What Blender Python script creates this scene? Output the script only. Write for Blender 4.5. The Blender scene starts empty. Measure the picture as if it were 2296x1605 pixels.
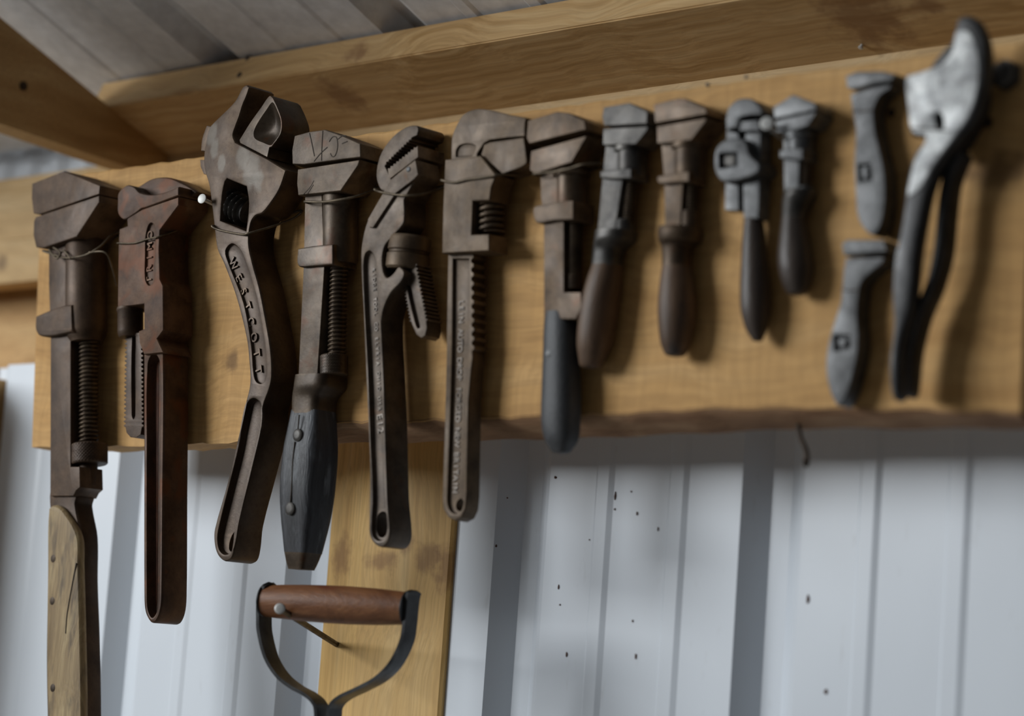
import bpy, bmesh, math, random
from mathutils import Vector, Matrix
from mathutils.geometry import tessellate_polygon
random.seed(7)
D = bpy.data
SC = bpy.context.scene
COL = SC.collection

# ---------------------------------------------------------------- camera
# world: x along the wall to the right, y into the wall, z up; the front of the tool board is y = 0
FPX = 85 / 36 * 2296
CAM = Vector((1.49476, -1.59050, -0.27569))
RM = Matrix(((0.73293752, -0.03421545, -0.67943498),
             (0.67668831, 0.13938679, 0.72295523),
             (0.06996802, -0.98964672, 0.12531500)))
cd = D.cameras.new('camera'); cam = D.objects.new('camera', cd); COL.objects.link(cam)
m3 = Matrix((RM.col[0], -RM.col[1], -RM.col[2])).transposed()
cam.matrix_world = Matrix.Translation(CAM) @ m3.to_4x4()
cd.sensor_fit = 'HORIZONTAL'; cd.sensor_width = 36; cd.lens = 85
cd.clip_start = 0.05; cd.clip_end = 50
cd.dof.use_dof = True; cd.dof.focus_distance = 2.42; cd.dof.aperture_fstop = 2.8
SC.camera = cam

# ---------------------------------------------------------------- light
SC.view_settings.view_transform = 'Standard'; SC.view_settings.look = 'None'
SC.view_settings.gamma = 1; SC.view_settings.use_curve_mapping = False
SC.view_settings.exposure = 0.1
w = D.worlds.new('world'); SC.world = w; w.use_nodes = True
w.node_tree.nodes['Background'].inputs[0].default_value = (0.80, 0.86, 1.0, 1)
w.node_tree.nodes['Background'].inputs[1].default_value = 0.035

def area(name, loc, target, sx, sy, power, col):
    l = D.lights.new(name, 'AREA'); l.shape = 'RECTANGLE'; l.size = sx; l.size_y = sy
    l.energy = power; l.color = col
    o = D.objects.new(name, l); COL.objects.link(o); o.location = loc
    o.rotation_euler = (Vector(target) - Vector(loc)).to_track_quat('-Z', 'Y').to_euler()
    return o
area('open_door_left_offscreen', (-2.95, -3.1, 1.05), (-0.1, 0, 0.05), 2.2, 1.6, 168, (0.93, 0.97, 1.0))

# ---------------------------------------------------------------- helpers
def ray(px, py):
    return RM @ Vector(((px - 1148) / FPX, (py - 802.5) / FPX, 1.0))
def W(px, py, y=0.0):
    d = ray(px, py); return CAM + d * ((y - CAM.y) / d.y)
def WP(px, py, org, nor):
    d = ray(px, py); return CAM + d * ((org - CAM).dot(nor) / d.dot(nor))
def dep(p):
    return (RM.transposed() @ (Vector(p) - CAM)).z
def Q(pts, d):
    """image outline -> (x, z) outline in the vertical plane d metres in front of the board"""
    return [(W(p[0], p[1], -d).x, W(p[0], p[1], -d).z) for p in pts]

def crv(pts, seg=5, closed=True):
    """smooth curve through points; a point with a third element is a corner"""
    n = len(pts); out = []
    P = [Vector((p[0], p[1])) for p in pts]; C = [len(p) > 2 for p in pts]
    for i in range(n if closed else n - 1):
        j = (i + 1) % n; a, b = P[i], P[j]
        pa, nb = P[(i - 1) % n], P[(j + 1) % n]
        if not closed and i == 0: pa = a
        if not closed and j == n - 1: nb = b
        L = (b - a).length
        def tan(p, c, q, corner):
            if corner: return (b - a)
            t = (q - p)
            l1 = (c - p).length + 1e-9; l2 = (q - c).length + 1e-9
            return t / (l1 + l2) * L
        ta = tan(pa, a, b, C[i]); tb = tan(a, b, nb, C[j])
        for k in range(seg):
            t = k / seg; t2 = t * t; t3 = t2 * t
            v = a * (2*t3 - 3*t2 + 1) + ta * (t3 - 2*t2 + t) + b * (-2*t3 + 3*t2) + tb * (t3 - t2)
            out.append((v.x, v.y))
    if not closed: out.append(tuple(P[-1]))
    return out

def ccw(p):
    s = sum(p[i][0] * p[(i+1) % len(p)][1] - p[(i+1) % len(p)][0] * p[i][1] for i in range(len(p)))
    return list(p) if s > 0 else list(reversed(p))
def clean(p, eps=1e-5):
    o = []
    for q in p:
        if not o or math.hypot(q[0]-o[-1][0], q[1]-o[-1][1]) > eps: o.append(q)
    if math.hypot(o[0][0]-o[-1][0], o[0][1]-o[-1][1]) < eps: o.pop()
    return o
def inset(p, r):
    """inward offset of a ccw outline"""
    n = len(p); o = []
    for i in range(n):
        a, b, c = Vector(p[i-1]), Vector(p[i]), Vector(p[(i+1) % n])
        e1 = (b - a).normalized(); e2 = (c - b).normalized()
        n1 = Vector((-e1.y, e1.x)); n2 = Vector((-e2.y, e2.x))
        k = 1 + n1.dot(n2)
        v = (n1 + n2) / max(k, 0.35)
        if v.length > 1.8: v = v.normalized() * 1.8
        q = b + v * r; o.append((q.x, q.y))
    return o

def empty(name, loc, label, cat, group=None):
    o = D.objects.new(name, None); COL.objects.link(o); o.location = loc
    o.empty_display_size = 0.02
    o['label'] = label; o['category'] = cat
    if group: o['group'] = group
    return o
def link(name, bm, mat, parent=None, smooth=35, label=None, cat=None, kind=None, group=None):
    bmesh.ops.recalc_face_normals(bm, faces=bm.faces)
    me = D.meshes.new(name)
    if parent is not None:
        top = parent
        off = Vector(parent.location)
        while top.parent: top = top.parent; off += Vector(top.location)
        bmesh.ops.translate(bm, verts=bm.verts, vec=-off)
    bm.to_mesh(me); bm.free()
    o = D.objects.new(name, me); COL.objects.link(o)
    if parent is not None: o.parent = parent
    for mm in (mat if isinstance(mat, (list, tuple)) else [mat]): me.materials.append(mm)
    if smooth:
        me.shade_smooth(); me.set_sharp_from_angle(angle=math.radians(smooth))
    if label: o['label'] = label
    if cat: o['category'] = cat
    if kind: o['kind'] = kind
    if group: o['group'] = group
    return o

def ring_faces(bm, A, B):
    n = len(A)
    for i in range(n):
        j = (i + 1) % n
        try: bm.faces.new((A[i], A[j], B[j], B[i]))
        except ValueError: pass
def cap(bm, loops):
    vs = [v for l in loops for v in l]
    for t in tessellate_polygon([[v.co for v in l] for l in loops]):
        try: bm.faces.new([vs[i] for i in t])
        except ValueError: pass
def loopv(bm, p, y):
    return [bm.verts.new((q[0], y, q[1])) for q in p]

def plate_bm(outer, d0, d1, r=0.0015, pockets=(), holes=(), rb=None):
    """solid plate: outline in x,z, front at y=-d0, back at y=-d1, rounded rims;
    pockets = [(outline, depth, rim radius)], holes = through outlines"""
    bm = bmesh.new(); o = ccw(clean(outer)); yf = -d0; yb = -d1
    rb = r if rb is None else rb
    L = [loopv(bm, inset(o, rb), yb), loopv(bm, inset(o, rb*.3), yb - rb*.3), loopv(bm, o, yb - rb),
         loopv(bm, o, yf + r), loopv(bm, inset(o, r*.12), yf + r*.5), loopv(bm, inset(o, r*.45), yf + r*.12), loopv(bm, inset(o, r), yf)]
    for a, b in zip(L, L[1:]): ring_faces(bm, a, b)
    front = [L[-1]]; back = [L[0]]
    for h in holes:
        h = ccw(clean(h)); q = r * .6
        H = [loopv(bm, inset(h, -q), yf), loopv(bm, inset(h, -q*.3), yf + q*.3), loopv(bm, h, yf + q), loopv(bm, h, yb)]
        for a, b in zip(H, H[1:]): ring_faces(bm, a, b)
        front.append(H[0]); back.append(H[-1])
    for pk in pockets:
        h, dp = ccw(clean(pk[0])), pk[1]; q = pk[2] if len(pk) > 2 else r * .7
        if q == 'dish':          # smooth hollow
            cx = sum(v[0] for v in h)/len(h); cz = sum(v[1] for v in h)/len(h) - .003; prev = loopv(bm, h, yf); front.append(prev)
            for t in (.06, .15, .28, .45, .65, .85):
                cur = loopv(bm, [(v[0] + (cx-v[0])*t, v[1] + (cz-v[1])*t) for v in h], yf + dp*math.sin(min(1, t*1.15)*math.pi/2)); ring_faces(bm, prev, cur); prev = cur
            bm.faces.new(prev); continue
        H = [loopv(bm, inset(h, -q), yf), loopv(bm, inset(h, -q*.3), yf + q*.2), loopv(bm, h, yf + q),
             loopv(bm, inset(h, dp*.1), yf + dp - q*.9), loopv(bm, inset(h, dp*.1 + q*.3), yf + dp - q*.3), loopv(bm, inset(h, dp*.1 + q), yf + dp)]
        for a, b in zip(H, H[1:]): ring_faces(bm, a, b)
        front.append(H[0])
        inner = [H[-1]]
        if len(pk) > 3:
            for hh in pk[3]:
                hh = ccw(clean(hh))
                A = loopv(bm, hh, yf + dp); B = loopv(bm, hh, yb)
                ring_faces(bm, A, B); inner.append(A); back.append(B)
        cap(bm, inner)
    cap(bm, front); cap(bm, back)
    return bm
def plate(name, parent, mat, outer, d0, d1, **k):
    lab = k.pop('label', None)
    return link(name, plate_bm(outer, d0, d1, **k), mat, parent, 32, label=lab)

def frame(axis):
    a = Vector(axis).normalized()
    h = Vector((0, 1, 0)) if abs(a.y) < .9 else Vector((1, 0, 0))
    u = h.cross(a).normalized(); v = a.cross(u).normalized()
    return a, u, v
def grid_bm(rows, bm=None):
    bm = bm or bmesh.new()
    R = [[bm.verts.new(p) for p in r] for r in rows]
    for a, b in zip(R, R[1:]): ring_faces(bm, a, b)
    bm.faces.new(list(reversed(R[0]))); bm.faces.new(R[-1])
    return bm
def lathe_bm(org, axis, prof, n=28, bm=None):
    """prof = [(t along axis, radius)]"""
    a, u, v = frame(axis); org = Vector(org)
    return grid_bm([[org + a*t + u*(r*math.cos(2*math.pi*i/n)) + v*(r*math.sin(2*math.pi*i/n)) for i in range(n)] for t, r in prof], bm)
def screw_bm(org, axis, length, r, h, pitch, n=24, sub=7):
    a, u, v = frame(axis); org = Vector(org); m = int(length / pitch * sub) + 1; rows = []
    for k in range(m + 1):
        t = length * k / m; row = []
        for i in range(n):
            th = 2*math.pi*i/n; ph = (t / pitch - i / n) % 1.0
            rr = r - h * (0.5 + 0.5*math.cos(2*math.pi*ph)) ** 1.3
            row.append(org + a*t + u*(rr*math.cos(th)) + v*(rr*math.sin(th)))
        rows.append(row)
    return grid_bm(rows)
def knurl_bm(org, axis, length, r, h, k=34, n=136, m=22):
    a, u, v = frame(axis); org = Vector(org); rows = []
    for j in range(m + 1):
        t = length*j/m; e = min(j, m-j)
        row = []
        for i in range(n):
            th = 2*math.pi*i/n; q = t / r * k / 2
            g = abs(math.sin(k*th/2 + q)) * abs(math.sin(k*th/2 - q))
            rr = r - h*(1 - g) if e > 0 else r - h*1.6
            row.append(org + a*t + u*(rr*math.cos(th)) + v*(rr*math.sin(th)))
        rows.append(row)
    return grid_bm(rows)
def rings_bm(org, axis, length, r, h, count, n=30, sub=10, duty=1.0):
    """worm: separate rounded rings on a core"""
    a, u, v = frame(axis); org = Vector(org); rows = []; m = count*sub
    for k in range(m + 1):
        t = length*k/m; row = []
        for i in range(n):
            th = 2*math.pi*i/n; ph = (t/length*count - i/n) % 1.0
            s = 0.5 - 0.5*math.cos(2*math.pi*ph)
            rr = r - h*(1 - min(1, s*1.5)**.8) if duty == 1 else r - h*(1 - s**duty)
            row.append(org + a*t + u*(rr*math.cos(th)) + v*(rr*math.sin(th)))
        rows.append(row)
    return grid_bm(rows)

def sil(rows, yc, k=1.0, n=2.0):
    """rows of (left px, right px, py) silhouettes -> (centre, half width, half depth)"""
    q = n / (n - 1.0); o = []
    for xl, xr, py in rows:
        xm = (xl + xr) / 2; c = W(xm, py, yc); d = ray(xm, py)
        hw = (xr - xl) / 2 * dep(c) / FPX; l = math.hypot(d.x, d.y)
        cc, ss = abs(d.y) / l, abs(d.x) / l
        a = hw / ((cc**q + (k*ss)**q) ** (1/q)); o.append((c, a, a*k))
    return o
def loft_bm(rows, n=2.0, seg=28):
    R = []
    for c, a, b in rows:
        r = []
        for i in range(seg):
            t = 2*math.pi*i/seg; ct, st = math.cos(t), math.sin(t)
            r.append(Vector((c.x + a*math.copysign(abs(ct)**(2/n), ct), c.y + b*math.copysign(abs(st)**(2/n), st), c.z)))
        R.append(r)
    return grid_bm(R)
def loft(name, parent, mat, rows, yc, k=1.0, n=2.0, label=None, dense=4, round_end=True):
    rr = []
    for i in range(3):
        pass
    # smooth interpolation of the rows
    A = crv([(r[2], r[0]) for r in rows], dense, False); B = crv([(r[2], r[1]) for r in rows], dense, False)
    rows2 = [(a[1], b[1], a[0]) for a, b in zip(A, B)]
    if round_end:
        xl, xr, py = rows2[-1]; s = (xr - xl)
        rows2 += [(xl + s*.05, xr - s*.05, py + s*.07), (xl + s*.14, xr - s*.14, py + s*.12), (xl + s*.3, xr - s*.3, py + s*.15)]
    return link(name, loft_bm(sil(rows2, yc, k, n), n), mat, parent, 40, label=label)
def cyl(name, parent, mat, xl, xr, y0, y1, yc, prof=None, kind='plain', xl2=None, xr2=None, **k):
    """upright round part from its silhouette: px left/right, py top/bottom, depth of its axis"""
    xl2 = xl if xl2 is None else xl2; xr2 = xr if xr2 is None else xr2
    a = W((xl+xr)/2, y0, yc); b = W((xl2+xr2)/2, y1, yc)
    r = ((xr - xl) + (xr2 - xl2)) / 4 * dep((a + b)/2) / FPX; L = (b - a).length; ax = b - a
    if kind == 'screw': bm = screw_bm(a, ax, L, r, r*.20, k.get('pitch', .0032))
    elif kind == 'knurl': bm = knurl_bm(a, ax, L, r, r*.05)
    elif kind == 'worm': bm = rings_bm(a, ax, L, r, r*.30, k.get('count', 5))
    else:
        pr = prof or [(0, .90), (.03, .97), (.08, 1), (.92, 1), (.97, .97), (1, .90)]
        bm = lathe_bm(a, ax, [(t*L, q*r) for t, q in pr])
    return link(name, bm, mat, parent, 50 if kind == 'screw' else 40, label=k.get('label'))
def tube_bm(pts, r, n=10, closed=False, bm=None):
    P = [Vector(p) for p in pts]; m = len(P); rows = []
    up = Vector((0.13, 0.3, 1)).normalized()
    for i in range(m):
        t = (P[(i+1) % m] - P[i-1]) if closed or 0 < i < m-1 else (P[min(i+1, m-1)] - P[max(i-1, 0)])
        t = t.normalized(); u = t.cross(up)
        if u.length < .05: u = t.cross(Vector((1, 0, 0)))
        u.normalize(); v = t.cross(u)
        rows.append([P[i] + u*(r*math.cos(2*math.pi*j/n)) + v*(r*math.sin(2*math.pi*j/n)) for j in range(n)])
    if not closed: return grid_bm(rows, bm)
    bm = bm or bmesh.new(); R = [[bm.verts.new(p) for p in q] for q in rows]
    for i in range(m): ring_faces(bm, R[i], R[(i+1) % m])
    return bm
def spline3(pts, seg=6, closed=False):
    P = [Vector(p) for p in pts]; n = len(P); o = []
    for i in range(n if closed else n-1):
        a, b = P[i], P[(i+1) % n]
        p = P[i-1] if closed or i > 0 else a; q = P[(i+2) % n] if closed or i < n-2 else b
        ta, tb = (b-p)*.5, (q-a)*.5
        for k in range(seg):
            t = k/seg; t2 = t*t; t3 = t2*t
            o.append(a*(2*t3-3*t2+1) + ta*(t3-2*t2+t) + b*(3*t2-2*t3) + tb*(t3-t2))
    if not closed: o.append(P[-1])
    return o
def box_bm(x0, x1, y0, y1, z0, z1, r=0.0, bm=None):
    bm = bm or bmesh.new()
    v = [bm.verts.new((x, y, z)) for x in (x0, x1) for y in (y0, y1) for z in (z0, z1)]
    for f in ((0,1,3,2), (4,6,7,5), (0,4,5,1), (2,3,7,6), (0,2,6,4), (1,5,7,3)): bm.faces.new([v[i] for i in f])
    if r: bmesh.ops.bevel(bm, geom=list(bm.edges), offset=r, segments=2, profile=.6, affect='EDGES')
    return bm
GL = {}
def glyph(ch):
    if ch not in GL:
        c = D.curves.new('g', 'FONT'); c.body = ch; c.size = 1; c.extrude = .06; c.resolution_u = 3
        c.align_x = 'CENTER'; c.offset = .012
        o = D.objects.new('g', c); COL.objects.link(o)
        dg = bpy.context.evaluated_depsgraph_get(); dg.update()
        me = D.meshes.new_from_object(o.evaluated_get(dg))
        GL[ch] = ([v.co.copy() for v in me.vertices], [list(p.vertices) for p in me.polygons])
        D.objects.remove(o); D.curves.remove(c); D.meshes.remove(me)
    return GL[ch]
def lettering(name, parent, mat, text, path, d, height, raise_=.0006, turn=1, label=None, wide=1.0):
    """raised letters centred along an image path lying d metres in front of the board;
    turn=1: letter tops point right of the path's run mirrored (reads along the path)"""
    P = [W(p[0], p[1], -d) for p in path]; seg = [(b-a).length for a, b in zip(P, P[1:])]; T = sum(seg)
    bm = bmesh.new(); n = len(text)
    for i, ch in enumerate(text):
        if ch == ' ': continue
        s = T*(i + .5)/n; k = 0
        while k < len(seg)-1 and s > seg[k]: s -= seg[k]; k += 1
        c = P[k].lerp(P[k+1], s/seg[k]); e = (P[k+1]-P[k]).normalized()
        up = Vector((-e.z, 0, e.x)) * turn
        vs, fs = glyph(ch)
        nv = [bm.verts.new(c + e*(v.x*height*1.35*wide) + up*((v.y-.35)*height*1.35) + Vector((0, -1, 0))*((v.z/.06*.5+.5)*raise_)) for v in vs]
        for f in fs:
            try: bm.faces.new([nv[q] for q in f])
            except ValueError: pass
    return link(name, bm, mat, parent, 30, label=label)
def strokes(name, parent, mat, lines, d, wid=.0006, label=None):
    """thin dark lines on a front face: scratches, cracks, painted seam shadows"""
    bm = bmesh.new()
    for L in lines:
        pts = [W(p[0], p[1], -d - .00005) for p in L]; pts = spline3(pts, 4) if len(pts) > 2 else pts
        tube_bm(pts, wid*.5, 6, bm=bm)
    return link(name, bm, mat, parent, 40, label=label)

Y1, Y2 = .150, .2485
YW = .14                                       # plane of the wall sheeting
ZP = W(243, 236, Y1).z - .001; ZG = .3165
TS = (ZP - ZG) / (Y2 - Y1)                      # pitch of the purlin and roof
PS = Vector((0, 1, -TS)).normalized(); PN = Vector((0, TS, 1)).normalized()
def WU(px, py): return WP(px, py, Vector((0, Y1, ZP)), PN)      # point on the purlin's underside
# ---------------------------------------------------------------- materials
def mat_base(name):
    m = D.materials.new(name); m.use_nodes = True; nt = m.node_tree
    for n in list(nt.nodes): nt.nodes.remove(n)
    o = nt.nodes.new('ShaderNodeOutputMaterial'); p = nt.nodes.new('ShaderNodeBsdfPrincipled')
    nt.links.new(p.outputs[0], o.inputs[0])
    g = nt.nodes.new('ShaderNodeNewGeometry')
    return m, nt, p, g
def nn(nt, t, **k):
    n = nt.nodes.new(t)
    for a, b in k.items():
        if a[0] == 'i' and a[1:].isdigit(): n.inputs[int(a[1:])].default_value = b
        else: setattr(n, a, b)
    return n
def mapping(nt, src, scale, loc=(0, 0, 0)):
    n = nn(nt, 'ShaderNodeMapping'); n.inputs[3].default_value = scale; n.inputs[1].default_value = loc
    nt.links.new(src, n.inputs[0]); return n.outputs[0]
def noise(nt, vec, scale, detail=4, rough=.55, dist=0.0):
    n = nn(nt, 'ShaderNodeTexNoise'); n.inputs['Scale'].default_value = scale; n.inputs['Detail'].default_value = detail
    n.inputs['Roughness'].default_value = rough; n.inputs['Distortion'].default_value = dist
    nt.links.new(vec, n.inputs['Vector']); return n.outputs[0]
def ramp(nt, fac, stops):
    n = nn(nt, 'ShaderNodeValToRGB'); e = n.color_ramp.elements
    while len(e) < len(stops): e.new(.5)
    for q, (p, c) in zip(e, stops): q.position = p; q.color = (*c, 1) if len(c) == 3 else c
    nt.links.new(fac, n.inputs[0]); return n.outputs[0]
def mix(nt, fac, a, b, mode='MIX'):
    n = nn(nt, 'ShaderNodeMix', data_type='RGBA', blend_type=mode)
    for s, v in ((0, fac), (6, a), (7, b)):
        if hasattr(v, 'is_linked') or hasattr(v, 'links'): nt.links.new(v, n.inputs[s])
        else: n.inputs[s].default_value = v if s == 0 else (*v, 1)
    return n.outputs[2]
def math_(nt, op, a, b=None):
    n = nn(nt, 'ShaderNodeMath', operation=op)
    for i, v in enumerate((a, b)):
        if v is None: continue
        if isinstance(v, (int, float)): n.inputs[i].default_value = v
        else: nt.links.new(v, n.inputs[i])
    return n.outputs[0]
def bump(nt, p, h, strength, dist=.002):
    b = nn(nt, 'ShaderNodeBump'); b.inputs['Strength'].default_value = strength; b.inputs['Distance'].default_value = dist
    nt.links.new(h, b.inputs['Height']); nt.links.new(b.outputs[0], p.inputs['Normal'])
def srgb(r, g, b):
    f = lambda c: (c/255/12.92) if c/255 <= .04045 else ((c/255+.055)/1.055)**2.4
    return (f(r), f(g), f(b))

def steel(name, dark, light, rough=.5, metal=.35, sc=45, spots=None, seed=0, bmp=.25, spec=.4, alb=.40, patches=(), warm=True):
    alb = (alb*1.20, alb*1.0, alb*.72) if warm else (alb*1.02, alb, alb*.94)
    dark = tuple(x*k for x, k in zip(dark, alb)); light = tuple(x*k for x, k in zip(light, alb))
    if spots: spots = (tuple(x*k for x, k in zip(spots[0], alb)), spots[1], spots[2])
    m, nt, p, g = mat_base(name); pos = mapping(nt, g.outputs['Position'], (1, 1, 1), (seed*3.1, seed*1.7, seed))
    n1 = noise(nt, pos, sc, 6, .62); n2 = noise(nt, pos, sc*9, 3, .6)
    n0 = noise(nt, pos, sc*.28, 4, .6, .5)
    c = ramp(nt, n1, [(.30, tuple(x*.75 for x in dark)), (.5, tuple((a + b)/2 for a, b in zip(dark, light))), (.72, tuple(x*1.15 for x in light))])
    c = mix(nt, ramp(nt, n0, [(.40, (.55, .55, .55)), (.62, (0, 0, 0))]), c, tuple(x*.62 for x in dark))
    c = mix(nt, ramp(nt, n2, [(.50, (0, 0, 0)), (.72, (.6, .6, .6))]), c, (dark[0]*.75, dark[1]*.5, dark[2]*.36))
    wear = math_(nt, 'MULTIPLY', ramp(nt, g.outputs['Pointiness'], [(.515, (0, 0, 0)), (.60, (1, 1, 1))]), ramp(nt, n1, [(.35, (.15, .15, .15)), (.65, (.8, .8, .8))]))
    c = mix(nt, wear, c, tuple(min(.5, x*1.9 + .02) for x in light))
    if spots:
        n3 = noise(nt, pos, spots[1], 3, .5, .6)
        c = mix(nt, ramp(nt, n3, [(spots[2], (0, 0, 0)), (spots[2]+.12, (.85, .85, .85))]), c, spots[0])
    nzk = noise(nt, mapping(nt, g.outputs['Position'], (70, 70, 70)), 1.0, 3)
    for q, rad, st, colr in patches:
        sb = nn(nt, 'ShaderNodeVectorMath', operation='SUBTRACT'); nt.links.new(g.outputs['Position'], sb.inputs[0]); sb.inputs[1].default_value = q
        ml = nn(nt, 'ShaderNodeVectorMath', operation='MULTIPLY'); nt.links.new(sb.outputs[0], ml.inputs[0]); ml.inputs[1].default_value = st
        ln = nn(nt, 'ShaderNodeVectorMath', operation='LENGTH'); nt.links.new(ml.outputs[0], ln.inputs[0])
        dd = math_(nt, 'ADD', ln.outputs['Value'], math_(nt, 'MULTIPLY', math_(nt, 'SUBTRACT', nzk, .5), rad*1.2))
        mr = nn(nt, 'ShaderNodeMapRange', interpolation_type='SMOOTHSTEP'); mr.inputs[1].default_value = rad*1.2; mr.inputs[2].default_value = rad*.6; nt.links.new(dd, mr.inputs[0])
        c = mix(nt, math_(nt, 'MULTIPLY', mr.outputs[0], .75), c, tuple(x*k for x, k in zip(colr, alb)))
    nt.links.new(c, p.inputs['Base Color'])
    p.inputs['Metallic'].default_value = min(1, metal + .08)
    p.inputs['Specular IOR Level'].default_value = spec
    r = nn(nt, 'ShaderNodeMapRange'); r.inputs[3].default_value = rough - .08; r.inputs[4].default_value = rough + .2
    r.inputs[1].default_value = .3; r.inputs[2].default_value = .7
    nt.links.new(n0, r.inputs[0]); nt.links.new(r.outputs[0], p.inputs['Roughness'])
    bump(nt, p, noise(nt, pos, sc*7, 5, .65), bmp, .0006)
    return m

def wood(name, cols, scale=(3, 60, 60), rough=.6, knots=(), kcol=(.07, .03, .012), fine=(20, 400, 400), bmp=.3, saw=None, contrast=(.3, .7), spec=.3, stains=None, rings=0):
    """cols: dark, mid, light; scale: grain frequency per axis"""
    m, nt, p, g = mat_base(name); P = g.outputs['Position']
    wob = noise(nt, mapping(nt, P, (2.5, 2.5, 2.5)), 2.2, 2)
    wv = nn(nt, 'ShaderNodeVectorMath', operation='SCALE'); wv.inputs['Scale'].default_value = .06
    cmb = nn(nt, 'ShaderNodeCombineXYZ'); [nt.links.new(wob, cmb.inputs[i]) for i in range(3)]
    nt.links.new(cmb.outputs[0], wv.inputs[0])
    ad = nn(nt, 'ShaderNodeVectorMath', operation='ADD'); nt.links.new(P, ad.inputs[0]); nt.links.new(wv.outputs[0], ad.inputs[1])
    V = ad.outputs[0]
    n1 = noise(nt, mapping(nt, V, scale), 1.0, 5, .6)
    n2 = noise(nt, mapping(nt, V, fine), 1.0, 3, .6)
    nb = noise(nt, mapping(nt, P, (4, 4, 4)), 1.3, 3)
    a, b, c3 = cols
    c = ramp(nt, n1, [(contrast[0], a), (.5, b), (contrast[1], c3)])
    c = mix(nt, math_(nt, 'MULTIPLY', ramp(nt, n2, [(.40, (1, 1, 1)), (.56, (0, 0, 0))]), .28), c, tuple(x*.55 for x in a))
    c = mix(nt, ramp(nt, nb, [(.35, (0, 0, 0)), (.7, (.45, .45, .45))]), c, tuple(x*.8 for x in b))
    h = n2
    if saw:
        n3 = noise(nt, mapping(nt, V, saw), 1.0, 2, .5)
        c = mix(nt, math_(nt, 'MULTIPLY', ramp(nt, n3, [(.42, (1, 1, 1)), (.58, (0, 0, 0))]), .16), c, tuple(x*.5 for x in a))
        h = math_(nt, 'ADD', n2, n3)
    if stains:
        n4 = noise(nt, mapping(nt, P, stains[1]), 1.0, 4, .6)
        c = mix(nt, ramp(nt, n4, [(stains[2], (0, 0, 0)), (stains[2]+.15, (.8, .8, .8))]), c, stains[0])
    nzk = noise(nt, mapping(nt, P, (60, 60, 60)), 1.0, 3)
    for kx, ky, kz, rad, st in knots:
        sb = nn(nt, 'ShaderNodeVectorMath', operation='SUBTRACT'); nt.links.new(P, sb.inputs[0]); sb.inputs[1].default_value = (kx, ky, kz)
        ml = nn(nt, 'ShaderNodeVectorMath', operation='MULTIPLY'); nt.links.new(sb.outputs[0], ml.inputs[0]); ml.inputs[1].default_value = st
        ln = nn(nt, 'ShaderNodeVectorMath', operation='LENGTH'); nt.links.new(ml.outputs[0], ln.inputs[0])
        dd = math_(nt, 'ADD', ln.outputs['Value'], math_(nt, 'MULTIPLY', math_(nt, 'SUBTRACT', nzk, .5), rad*2.2))
        mr = nn(nt, 'ShaderNodeMapRange', interpolation_type='SMOOTHSTEP'); mr.inputs[1].default_value = rad*1.5; mr.inputs[2].default_value = rad*.35; nt.links.new(dd, mr.inputs[0])
        c = mix(nt, math_(nt, 'MULTIPLY', mr.outputs[0], .62), c, kcol)
    nt.links.new(c, p.inputs['Base Color'])
    p.inputs['Roughness'].default_value = rough; p.inputs['Specular IOR Level'].default_value = spec
    bump(nt, p, h, bmp, .0012)
    return m

def plain(name, col, rough=.5, metal=0, spec=.5):
    m, nt, p, g = mat_base(name)
    n = noise(nt, g.outputs['Position'], 60, 3); c = ramp(nt, n, [(.3, tuple(x*.8 for x in col)), (.7, col)])
    nt.links.new(c, p.inputs['Base Color']); p.inputs['Roughness'].default_value = rough
    p.inputs['Metallic'].default_value = metal; p.inputs['Specular IOR Level'].default_value = spec
    return m
M = {}
# painted corrugated steel
m, nt, p, g = mat_base('white_painted_steel')
n1 = noise(nt, mapping(nt, g.outputs['Position'], (3, 3, 1.2)), 1.5, 3)
n2 = noise(nt, mapping(nt, g.outputs['Position'], (90, 90, 25)), 1.0, 4)
c = ramp(nt, n1, [(.3, srgb(208, 214, 221)), (.7, srgb(217, 223, 229))])
c = mix(nt, ramp(nt, n2, [(.66, (0, 0, 0)), (.8, (.25, .25, .25))]), c, srgb(170, 168, 165))
nt.links.new(c, p.inputs['Base Color']); p.inputs['Roughness'].default_value = .34; p.inputs['Specular IOR Level'].default_value = .5
bump(nt, p, noise(nt, mapping(nt, g.outputs['Position'], (6, 6, 2.5)), 1.0, 2), .12, .01)
M['wall'] = m
M['roof'] = plain('roof_liner_steel', srgb(232, 234, 236), .4)
M['floor'] = plain('concrete', (.42, .40, .37), .85)
PINE = ((.36, .20, .075), (.52, .32, .135), (.63, .42, .20))
M['board'] = wood('rough_sawn_pine', ((.46, .245, .080), (.60, .345, .125), (.70, .435, .185)), (2.2, 30, 34), .75, saw=(140, 140, 5), fine=(7, 200, 200), bmp=.18,
                  knots=[(.50, 0, .13, .03, (1, 1, 2.2)), (.05, 0, .17, .012, (1, 1, 2)), (-.39, 0, .01, .010, (1, 1, 1))], contrast=(.28, .72))
M['bark'] = wood('bark_edge', ((.17, .085, .042), (.28, .155, .08), (.40, .25, .14)), (9, 60, 90), .85, fine=(40, 300, 300), bmp=.7)
M['plank'] = wood('planed_pine', ((.42, .245, .09), (.58, .37, .165), (.68, .475, .24)), (1.6, 110, 60), .5, fine=(5, 330, 250), bmp=.15, contrast=(.34, .66),
                  knots=[(*WU(770, 215), .020, (.9, .7, .7)), (*WU(1945, 40), .032, (.8, .7, .7)), (*W(795, 110, Y1), .012, (.6, 1, 1)), (*WU(2080, 15), .012, (.8, 1, 1))], kcol=(.17, .07, .028))
M['girt'] = wood('pale_pine', ((.50, .32, .14), (.62, .42, .20), (.70, .52, .29)), (2, 40, 50), .6, fine=(8, 300, 300), bmp=.15,
                 knots=[(*W(5, 590, .2425), .012, (1, 1, 1))])
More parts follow.
